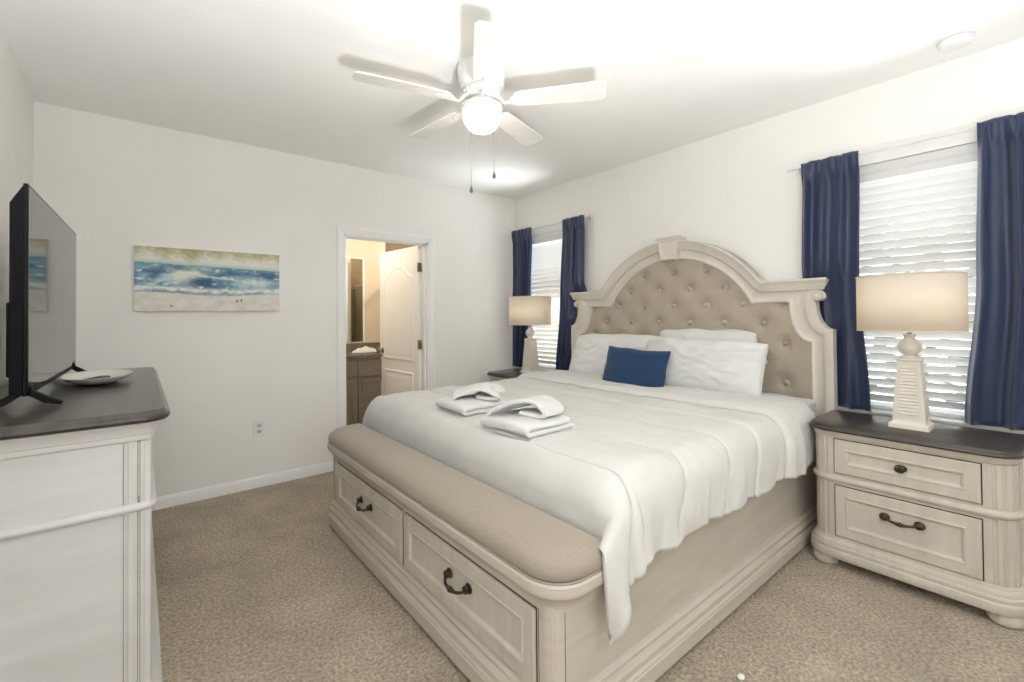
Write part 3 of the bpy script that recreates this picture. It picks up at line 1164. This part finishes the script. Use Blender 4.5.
# ------------------------------------------------------------------ pillows and cushion
def pillow_mesh(w, h, t, seed, wr=.006, pw=3.0, corner=.055, rnd=1.0):
    def side(sgn):
        def fn(u, v):
            x, y = 2 * u - 1, 2 * v - 1
            ex = 1 - abs(x) ** pw
            ey = 1 - abs(y) ** pw
            th = t / 2 * max(0, ex) ** .55 * max(0, ey) ** .55
            # edges draw in between the corners
            inx = 1 - corner * .55 * (1 - y * y)
            iny = 1 - corner * (1 - x * x)
            cc = (x * y) ** 4
            X, Y = x * w / 2 * inx * (1 - .045 * rnd * cc), y * h / 2 * iny * (1 - .13 * rnd * cc)
            k = max(0, ex) ** .5 * max(0, ey) ** .5
            q = nz(X * 4, Y * 4, seed + 9) * 2
            th += k * wr * (1.2 * nz(X * 7, Y * 12 + q, seed) + .9 * nz(X * 12 + q, Y * 34 + 2 * q, seed + 5))
            Y += .010 * nz(X * 7, y * 2, seed + 2)
            X += .008 * nz(x * 2, Y * 9, seed + 4)
            return (X, sgn * th, Y)
        return fn
    m = MB()
    m.grid(side(1), 70, 44)
    m.grid(side(-1), 70, 44)
    return m


def weld(o, d=.0005):
    bm = bmesh.new()
    bm.from_mesh(o.data)
    bmesh.ops.remove_doubles(bm, verts=bm.verts, dist=d)
    bmesh.ops.recalc_face_normals(bm, faces=bm.faces)
    bm.to_mesh(o.data)
    bm.free()


def pillow(name, w, h, t, loc, lean, yaw, rollz, seed, material, label, cat, group=None, **kw):
    """stands on its long edge; local +z up, -y the front (towards the foot of the bed)"""
    o = pillow_mesh(w, h, t, seed, **kw).build(name, material, angle=180)
    weld(o)
    # front of the pillow looks to -x, leaning back towards the headboard
    rot = Matrix.Rotation(BROT + yaw, 4, 'Z') @ Matrix.Rotation(lean, 4, 'Y') @ Matrix.Rotation(rollz, 4, 'X') @ Matrix.Rotation(-PI / 2, 4, 'Z')
    o.matrix_world = Matrix.Translation(loc) @ rot
    return tag(o, label, cat, group)


pillow('bed_pillow', .76, .47, .15, (-.195, -2.335, .985), R(11), 0, R(0), 9, M['sheet'], 'white pillow behind, leaning on the tufted headboard right of centre', 'pillow', 'white bed pillows', wr=.007)
pillow('bed_pillow', .88, .42, .20, (-.330, -1.635, .966), R(22), R(2), R(-1), 21, M['sheet'], 'white pillow on the left side of the bed, by the far lamp', 'pillow', 'white bed pillows', wr=.010)
pillow('bed_pillow', .90, .40, .22, (-.395, -2.405, .962), R(20), R(-2), R(0), 33, M['sheet'], 'plump white pillow in front on the right, beside the navy cushion', 'pillow', 'white bed pillows', wr=.012)
pillow('lumbar_cushion', .52, .335, .13, (-.590, -2.025, .912), R(17), R(3), R(2), 44, M['cushion'], 'navy blue lumbar cushion leaning against the white pillows', 'cushion', wr=.002, pw=3.2, corner=.07, rnd=.1)


# ------------------------------------------------------------------ folded towels on the bed
def folded(name, lx, ly, layers, th, loc, rz, seed, label, group, loose=0.0, parent=None):
    """towel folded over itself: a flat spiral section in xz swept along y"""
    sec = []
    gap = th * 1.12
    for k in range(layers):
        xs = [-1, 1] if k % 2 == 0 else [1, -1]
        z = th / 2 + k * gap
        for j in range(9):
            s = xs[0] + (xs[1] - xs[0]) * j / 8
            sec.append((s * (lx / 2 - gap / 2 - .004 * k), z))
        if k < layers - 1:
            ex = xs[1] * (lx / 2 - gap / 2 - .004 * k)
            for j in range(1, 6):
                a = -PI / 2 + PI * j / 6
                sec.append((ex + xs[1] * gap / 2 * math.cos(a), z + gap / 2 + gap / 2 * math.sin(a)))

    def fn(u, v):
        f = u * (len(sec) - 1)
        i = min(int(f), len(sec) - 2)
        t = f - i
        x = sec[i][0] + (sec[i + 1][0] - sec[i][0]) * t
        z = sec[i][1] + (sec[i + 1][1] - sec[i][1]) * t
        y = (v - .5) * ly
        hgt = z / (layers * gap)
        z += hgt * (.010 * nz(x * 9, y * 9, seed) - .018 * (abs(2 * v - 1) ** 4) + loose * (1 - (x / lx * 2) ** 2) * (1 - (2 * v - 1) ** 2))
        x += .008 * nz(y * 8, z * 20, seed + 3)
        y += .008 * nz(x * 8, z * 20, seed + 6)
        return (x, y, z)
    o = MB().grid(fn, len(sec) - 1, 20).build(name, M['towel'], solid=th * .86, angle=180, recalc=False)
    o.modifiers['thick'].offset = 0
    md = o.modifiers.new('sub', 'SUBSURF')
    md.levels = md.render_levels = 1
    o.location = loc
    o.rotation_euler = (0, 0, rz)
    return tag(o, label, 'towel', group)


def looped(name, lx, ly, loc, rz, seed, label, group):
    """small towel dropped in a loose loop: a tube-like fold that opens to the front, its tail spread behind"""
    sec = [(-.50, .0), (-.46, .016), (-.30, .030), (-.10, .052), (.08, .062), (.24, .052), (.34, .030), (.40, .008), (.30, .002), (.12, .006), (-.04, .010)]

    def fn(u, v):
        f = u * (len(sec) - 1)
        i = min(int(f), len(sec) - 2)
        t = f - i
        t = t * t * (3 - 2 * t)
        x = (sec[i][0] + (sec[i + 1][0] - sec[i][0]) * t) * lx
        z = sec[i][1] + (sec[i + 1][1] - sec[i][1]) * t
        y = (v - .5) * ly * (1 - .25 * (u - .5))
        x += y * .35 * math.sin(3 * v + seed) + .012 * nz(x * 11, y * 11, seed)
        z *= 1 - .30 * v + .15 * math.sin(6 * v + seed)
        z += .007 + .010 * nz(x * 14, y * 14, seed + 2) * sstep(0, .02, z)
        return (x, y, max(z, .006))
    o = MB().grid(fn, 50, 26).build(name, M['towel'], solid=.019, angle=180, recalc=False)
    o.modifiers['thick'].offset = 0
    md = o.modifiers.new('sub', 'SUBSURF')
    md.levels = md.render_levels = 1
    o.location = loc
    o.rotation_euler = (0, 0, rz)
    return tag(o, label, 'towel', group)


TZ = TOP + .008
folded('bath_towel', .31, .32, 3, .027, (-1.945, -2.395, TZ), R(4), 2, 'white folded bath towel lying on the comforter, nearer to the camera', 'folded bath towels', .004)
folded('bath_towel', .31, .33, 3, .026, (-1.885, -1.860, TZ), R(-3), 8, 'white folded bath towel lying on the comforter, farther from the camera', 'folded bath towels', .004)
looped('face_towel', .30, .25, (-1.905, -2.41, TZ + .086), R(-62), 1, 'small white towel looped on top of the nearer bath towel', 'small towels on the bath towels')
looped('face_towel', .28, .25, (-1.845, -1.855, TZ + .083), R(-50), 4, 'small white towel lying on top of the farther bath towel', 'small towels on the bath towels')

# ------------------------------------------------------------------ dresser (faces +x, so turned half round)
dr = thing('dresser', 'antique white dresser with dark wood top along the left wall', 'dresser', (-3.803, -1.350, 0), PI)
w, d, r = 1.585, .485, .025
D = M['dresser']
MB().box(-d + .045, 0, -w / 2 + .001, w / 2 - .001, .10, .99).build('body', D, dr, smooth=False)
stack(w, d, r, [(.018, .02), (.030, .024), (.030, .098), (.025, .102), (.025, .108), (.018, .116), (.018, .124), (.022, .126), (.022, .136), (.014, .148), (.006, .156), (.006, .162), (.002, .170)], 12).build('base_molding', D, dr, angle=25)
stack(w, d, r, [(0, .714), (.007, .716), (.008, .719), (.013, .723), (.013, .731), (.008, .737), (.007, .740), (0, .742)], 12).build('waist_molding', D, dr, angle=60)
stack(w, d, r, [(0, .934), (.006, .938), (.008, .948), (.007, .953), (.012, .956), (.014, .966), (.024, .982), (.032, .990), (.034, .994)], 12).build('fascia', D, dr, angle=30)
stack(w, d, r, [(.030, .9935), (.042, .997), (.048, 1.006), (.047, 1.014), (.040, 1.019), (.038, 1.025), (.032, 1.0305)], 14).build('top', M['top'], dr, angle=40)
ROWS = [(.775, .925), (.50, .715), (.185, .485)]
for (z0, z1) in ROWS:
    for (y0, y1) in ((-.70, -.012), (.012, .70)):
        q = drawer(dr, -d + .045, y0, y1, z0, z1, D, fr=.035)
        for yy in (y0 + .17, y1 - .17):
            knob(q, -d + .041, yy, (z0 + z1) / 2)
for s in (-1, 1):
    m = MB()
    m.box(-d + .068, -d + .070, s * (w / 2 - .0005), s * (w / 2 + .0014), .17, .935)
    m.box(-d + .0285, -d + .0365, s * (w / 2 - .0005), s * (w / 2 + .0012), .172, .935)
    m.build('side_groove', M['groove_shade'], dr, smooth=False)  # raised strips, the shade of a groove put into their colour
    m = MB()
    for (a, b_) in ((.175, .720), (.762, .932)):
        n = int((b_ - a) / .007)
        for k in range(n):
            m.lathe([(.0004, -.0032), (.0030, 0), (.0004, .0032)], (-d + .0325, s * (w / 2 + .0016), a + (k + .5) * .007), 6)
    m.build('bead_trim', D, dr, smooth=False)
    m = MB()
    m.box(-d + .0445, -d + .058, s * (w / 2 - .002), s * (w / 2 + .004), .172, .935)
    m.box(-d + .004, -d + .020, s * (w / 2 - .002), s * (w / 2 + .0025), .172, .935)
    # corner post with a rounded outer edge
    post = [(-d + .060, s * w / 2), (-d + .012, s * w / 2), (-d + .004, s * (w / 2 - .004)), (-d, s * (w / 2 - .012)), (-d, s * (w / 2 - .070)), (-d + .060, s * (w / 2 - .070))]
    m.prism(post, 'z', .10, .99)
    m.build('corner_pilaster', D, dr, bevel=.0015)
    for xx in (-d + .05, -.06):
        bun_foot(dr, xx, s * (w / 2 - .06), .03, D)

# ------------------------------------------------------------------ television
tv = thing('television', 'flat screen television standing on two feet on the dresser', 'television', (-3.628, -1.87, 1.0315), R(-1.35))
# local: +y along the screen away from the camera, screen looks to +x
TWD, T0, T1 = 1.11, .040, .730
m = MB().box(-.012, 0, 0, TWD, T0, T1)
m.build('bezel', M['tv_case'], tv, bevel=.003)
MB().box(-.002, .0012, .008, TWD - .008, T0 + .020, T1 - .008).build('screen', M['screen'], tv, smooth=False)
m = MB().loft([[(-.011, a, b_) for a, b_ in ((.002, T0 + .004), (TWD - .002, T0 + .004), (TWD - .002, T1 - .004), (.002, T1 - .004))],
               [(-.043, a, b_) for a, b_ in ((.006, T0 + .008), (TWD - .006, T0 + .008), (TWD - .006, T1 - .066), (.006, T1 - .066))]])
m.build('back_shell', M['tv_case'], tv, bevel=.003)
MB().box(-.056, -.040, .04, TWD - .04, T0 + .06, .345).build('rear_housing', M['tv_case'], tv, bevel=.006)
for yy in (.035, TWD - .10):
    m = MB()
    for s in (-1, 1):
        path = [(-.012, yy + .01, .085), (-.012 + s * .012, yy + .008, .045), (-.012 + s * .050, yy + .004, .022), (-.012 + s * .088, yy, .006)]
        rings = []
        for k, p in enumerate(path):
            hh = [.013, .014, .011, .006][k]
            rings.append([(p[0] - s * hh * .6, p[1] - .011, p[2] - hh * (.9 if k > 1 else .2)), (p[0] - s * hh * .6, p[1] + .011, p[2] - hh * (.9 if k > 1 else .2)),
                          (p[0] + s * hh * .6, p[1] + .011, p[2] + hh * .7), (p[0] + s * hh * .6, p[1] - .011, p[2] + hh * .7)])
        m.loft(rings)
    m.build('foot', M['tv_case'], tv, bevel=.002)

# dish and remote on the dresser
pl = MB()
pl.lathe([(.09, 0), (.10, .003), (.150, .016), (.188, .036), (.190, .039), (.186, .039), (.150, .022), (.10, .010), (.03, .008), (.001, .008)], n=56, sx=.66, sy=1.15)
o = pl.build('dish', M['plate'], angle=50)
o.location = (-3.496, -1.215, 1.0312)
tag(o, 'shallow white oval dish on the dark dresser top', 'dish')
rm = thing('remote_control', 'small dark remote control lying in the white dish', 'remote', (-3.500, -1.215, 1.0402), R(-28))
MB().box(-.019, .019, -.070, .070, .0, .016).build('case', M['remote'], rm, bevel=.006)
m = MB()
for i in range(5):
    for j in (-1, 0, 1):
        m.lathe([(.0035, .0155), (.0033, .0172), (.001, .0175)], (j * .010, -.05 + i * .022, 0), 8)
m.build('buttons', M['tv_case'], rm)

# ------------------------------------------------------------------ seascape canvas
def fbm(x, y, z, oct_=4):
    t, a = 0, 1
    for _ in range(oct_):
        t += a * nz(x, y, z)
        x, y, z, a = x * 2.03, y * 2.03, z + 7.1, a * .55
    return t


def canvas_colour(u, v):
    """u: 0 left..1 right, v: 0 bottom..1 top -> srgb, broad brushwork of surf on a beach"""
    def mix(a, b_, t):
        t = max(0, min(1, t))
        return tuple(a[i] + (b_[i] - a[i]) * t for i in range(3))
    X, Y = u * 2.0, v
    n1 = fbm(X * 3, Y * 5, 1)
    n2 = fbm(X * 6, Y * 11, 2)
    n3 = fbm(X * 14, Y * 20, 3)
    hor = .755 - .05 * u + .006 * n2
    if v > hor:
        c = mix((232, 231, 222), (172, 168, 122), .10 + .75 * (nz(u * 7, v * 1.2, 8) + .25) + (v - .88) * 4.0 + .30 * n3 + .35 * (abs(u - .55) - .28))
        return mix((190, 206, 204), c, (v - hor) / .07)
    c = mix((62, 116, 152), (150, 196, 208), .50 + .75 * n2)
    c = mix(c, (36, 76, 122), .15 + 1.3 * n1 + .4 * n3)
    c = mix((96, 142, 156), c, (hor - v) / .07)
    # line of swell behind the breaker
    sw = math.exp(-((v - .60 - .03 * math.sin(u * 11)) / .030) ** 2)
    c = mix(c, (34, 74, 120), sw * (.55 + .8 * n2))
    # breaking crest, curling to the right, with its hollow
    cx = .30 + .25 * (v - .45)
    cr = math.exp(-(((u - cx) / .12) ** 2 + ((v - .56 + .05 * n1) / .14) ** 2) ** 1.5)
    c = mix(c, (230, 233, 222), 1.35 * cr + .5 * n3 * cr)
    hollow = math.exp(-(((u - .435) / .10) ** 2 + ((v - .45 + .03 * n1) / .10) ** 2) ** 1.5)
    c = mix(c, (26, 66, 108), hollow * 1.05 + .5 * n3 * hollow)
    spray = math.exp(-(((u - .16) / .14) ** 2 + ((v - .44) / .09) ** 2))
    c = mix(c, (196, 216, 216), spray * (.45 + 1.1 * n2))
    foam2 = math.exp(-(((u - .80) / .15) ** 2 + ((v - .47 + .04 * n1) / .065) ** 2))
    c = mix(c, (222, 229, 224), foam2 * 1.0 + .6 * n3 * foam2)
    lip = math.exp(-((v - .57 + .20 * (u - .42)) / .018) ** 2) * sstep(.36, .44, u) * (1 - sstep(.62, .75, u))
    c = mix(c, (212, 224, 218), lip * (.9 + .5 * n3))
    c = mix(c, (228, 233, 230), sstep(.30, .85, fbm(X * 9, Y * 17, 12)) * .85)
    shore = .285 + .02 * math.sin(u * 7 + 1) + .025 * n1
    fo = math.exp(-((v - shore - .05) / .045) ** 2)
    c = mix(c, (234, 235, 229), fo * (1.0 + .5 * n3))
    if v < shore:
        c = mix((232, 229, 221), (214, 208, 198), .35 + .8 * n2)
        ln = math.exp(-((v - shore + .012) / .011) ** 2)
        c = mix(c, (92, 104, 114), ln * (.35 + 1.0 * n1 + .3 * n3))
        for (gx, gy, gh) in ((.675, .165, .026), (.705, .180, .026), (.225, .075, .014)):      # wading birds
            if abs(u - gx) < .006 and abs(v - gy) < gh:
                c = mix(c, (88, 88, 88), .75)
    return mix(c, (240, 242, 238), .14)


cnv = thing('canvas_painting', 'long canvas seascape of breaking waves on the back wall', 'painting', (-2.932, -.002, 1.372))
hw_, hh_, td = .4445, .4415, .034
NU, NV = 230, 116
m = MB().grid(lambda u, v: ((2 * u - 1) * hw_, -td, v * hh_), NU, NV)
fr_ = m.build('painted_face', M['trim'], cnv, recalc=False)
ca = fr_.data.color_attributes.new('paint', 'FLOAT_COLOR', 'POINT')
k = 0
for i in range(NU + 1):
    for j in range(NV + 1):
        ca.data[k].color = lin(canvas_colour(i / NU, j / NV))
        k += 1
pm = bpy.data.materials.new('seascape_paint')
pm.use_nodes = True
at = pm.node_tree.nodes.new('ShaderNodeAttribute')
at.attribute_name = 'paint'
pb = pm.node_tree.nodes['Principled BSDF']
pb.inputs['Roughness'].default_value = .6
pm.node_tree.links.new(at.outputs['Color'], pb.inputs['Base Color'])
fr_.data.materials.clear()
fr_.data.materials.append(pm)
MB().box(-hw_, hw_, -td + .0005, 0, 0, hh_).build('stretcher', M['trim'], cnv, bevel=.002)

# ------------------------------------------------------------------ wall outlet
ou = thing('wall_outlet', 'white electrical outlet low on the back wall', 'outlet', (-2.626, -.0005, .395))
MB().box(-.040, .040, -.007, 0, 0, .122).build('cover_plate', M['plastic'], ou, bevel=.003)
for z in (.038, .084):
    q = MB().lathe([(.0165, -.006), (.0165, -.0085), (.014, -.009)], (0, 0, z), 20, 'y', sx=.85, sy=1).build('socket', M['socket'], ou)
    MB().box(-.0075, -.0055, -.0096, -.008, z - .003, z + .008).box(.0055, .0075, -.0096, -.008, z - .003, z + .006).box(-.002, .002, -.0096, -.008, z - .011, z - .007).build('slots', M['slot'], q)

# tiny white speck on the carpet
o = MB().lathe([(.004, 0), (.011, .003), (.012, .007), (.006, .011), (.001, .012)], (0, 0, 0), 9, sx=1.3).build('white_speck', M['plastic'], smooth=False)
o.location = (-1.671 , -3.24, .0)
tag(o, 'tiny white speck on the carpet beside the bed, at the bottom of the photo', 'scrap')

# ------------------------------------------------------------------ smoke detector
sd = thing('smoke_detector', 'round white smoke detector on the ceiling by the right wall', 'smoke detector', (-.262, -3.685, RH))
MB().lathe([(.074, 0), (.074, -.008), (.066, -.010)], n=36).build('mount_plate', M['plastic'], sd)
MB().lathe([(.058, -.009), (.058, -.014)], n=36).build('vent_gap', M['socket'], sd)
MB().lathe([(.064, -.014), (.064, -.028), (.056, -.038), (.045, -.042), (.02, -.044), (.001, -.044)], n=36).build('cover', M['plastic'], sd)

# ------------------------------------------------------------------ ceiling fan
fan = thing('ceiling_fan', 'white five blade ceiling fan with a lit bowl light', 'ceiling fan', (-1.925, -2.025, RH))
MB().lathe([(.128, 0), (.128, -.020), (.132, -.022), (.132, -.030), (.128, -.040), (.122, -.095), (.112, -.118), (.098, -.126), (.090, -.128)], n=44).build('motor_housing', M['fan'], fan)
m = MB()
m.lathe([(.086, -.126), (.092, -.132), (.090, -.150), (.080, -.168), (.070, -.174)], n=36)
for k in range(16):
    a = 2 * PI * k / 16
    m.tube([(.090 * math.cos(a), .090 * math.sin(a), -.13), (.096 * math.cos(a), .096 * math.sin(a), -.142), (.086 * math.cos(a), .086 * math.sin(a), -.166)], .005, 6)
m.build('flywheel', M['fan'], fan)
MB().lathe([(.060, -.172), (.058, -.185), (.062, -.195), (.086, -.206), (.110, -.215), (.114, -.225), (.112, -.238), (.106, -.242)], n=44).build('light_fitter', M['fan'], fan)
MB().lathe([(.105, -.240), (.107, -.252), (.104, -.278), (.094, -.306), (.077, -.330), (.052, -.346), (.024, -.354), (.001, -.356)], n=44).build('bowl', M['globe'], fan)
light('fan_bulb', 'POINT', (-1.925, -2.025, RH - .43), 3, (1, .86, .66), .07)

ZB = -.190
irons = []
for k in range(5):
    a = R(22 + 72 * k)
    rot = Matrix.Rotation(a, 3, 'Z')
    tilt = Matrix.Rotation(R(-11), 3, 'X')
    # blade outline along +x
    pts = []
    r0, r1 = .185, .660
    out_ = [(r0, .045), (r0 + .03, .056), (r0 + .15, .063), (r1 - .05, .072), (r1 - .022, .070), (r1 - .006, .058), (r1, .035)]
    poly = out_ + [(x, -y) for x, y in out_[::-1]]
    m = MB()
    m.loft([[(x, y, z) for x, y in poly] for z in (-.004, .004)])
    m.v = [tuple(rot @ (tilt @ Vector(p) + Vector((0, 0, ZB)))) for p in m.v]
    bl = m.build('blade', M['blade'], fan, bevel=.002)
    m = MB()
    m.tube([(.070, 0, -.160 - ZB), (.100, 0, -.178 - ZB), (.128, 0, -.020), (.150, 0, -.014), (.175, 0, -.010)], .008, 10, [.011, .010, .008, .009, .010])
    plate = [(.155, .012), (.175, .034), (.200, .040), (.222, .030), (.232, .014), (.250, .012), (.262, 0)]
    plate = plate + [(x, -y) for x, y in plate[::-1][1:]]
    m.loft([[(x, y, z) for x, y in plate] for z in (-.012, -.0045)])
    for (x, y) in ((.190, .022), (.190, -.022), (.245, 0)):
        m.lathe([(.006, -.012), (.006, -.015), (.002, -.0165)], (x, y, 0), 10)
    m.v = [tuple(rot @ (tilt @ Vector(p) + Vector((0, 0, ZB)))) for p in m.v]
    m.build('blade_iron', M['fan'], bl, angle=40)
# two pull chains with weighted ends
right_dir = Vector((.7715, -.6361, 0))
for (off, fwd_, z0, z1) in ((-.058, -.02, -.205, -.650), (.066, -.06, -.205, -.586)):
    px = right_dir * off + Vector((.636, .771, 0)) * fwd_
    m = MB().tube([(px.x, px.y, z0), (px.x, px.y, z1)], .0010, 6)
    ch = m.build('pull_chain', M['chain'], fan)
    MB().lathe([(.002, z1 + .004), (.004, z1 - .004), (.008, z1 - .018), (.009, z1 - .028), (.006, z1 - .034), (.001, z1 - .036)], (px.x, px.y, 0), 14).build('pull_weight', M['chain'], ch)
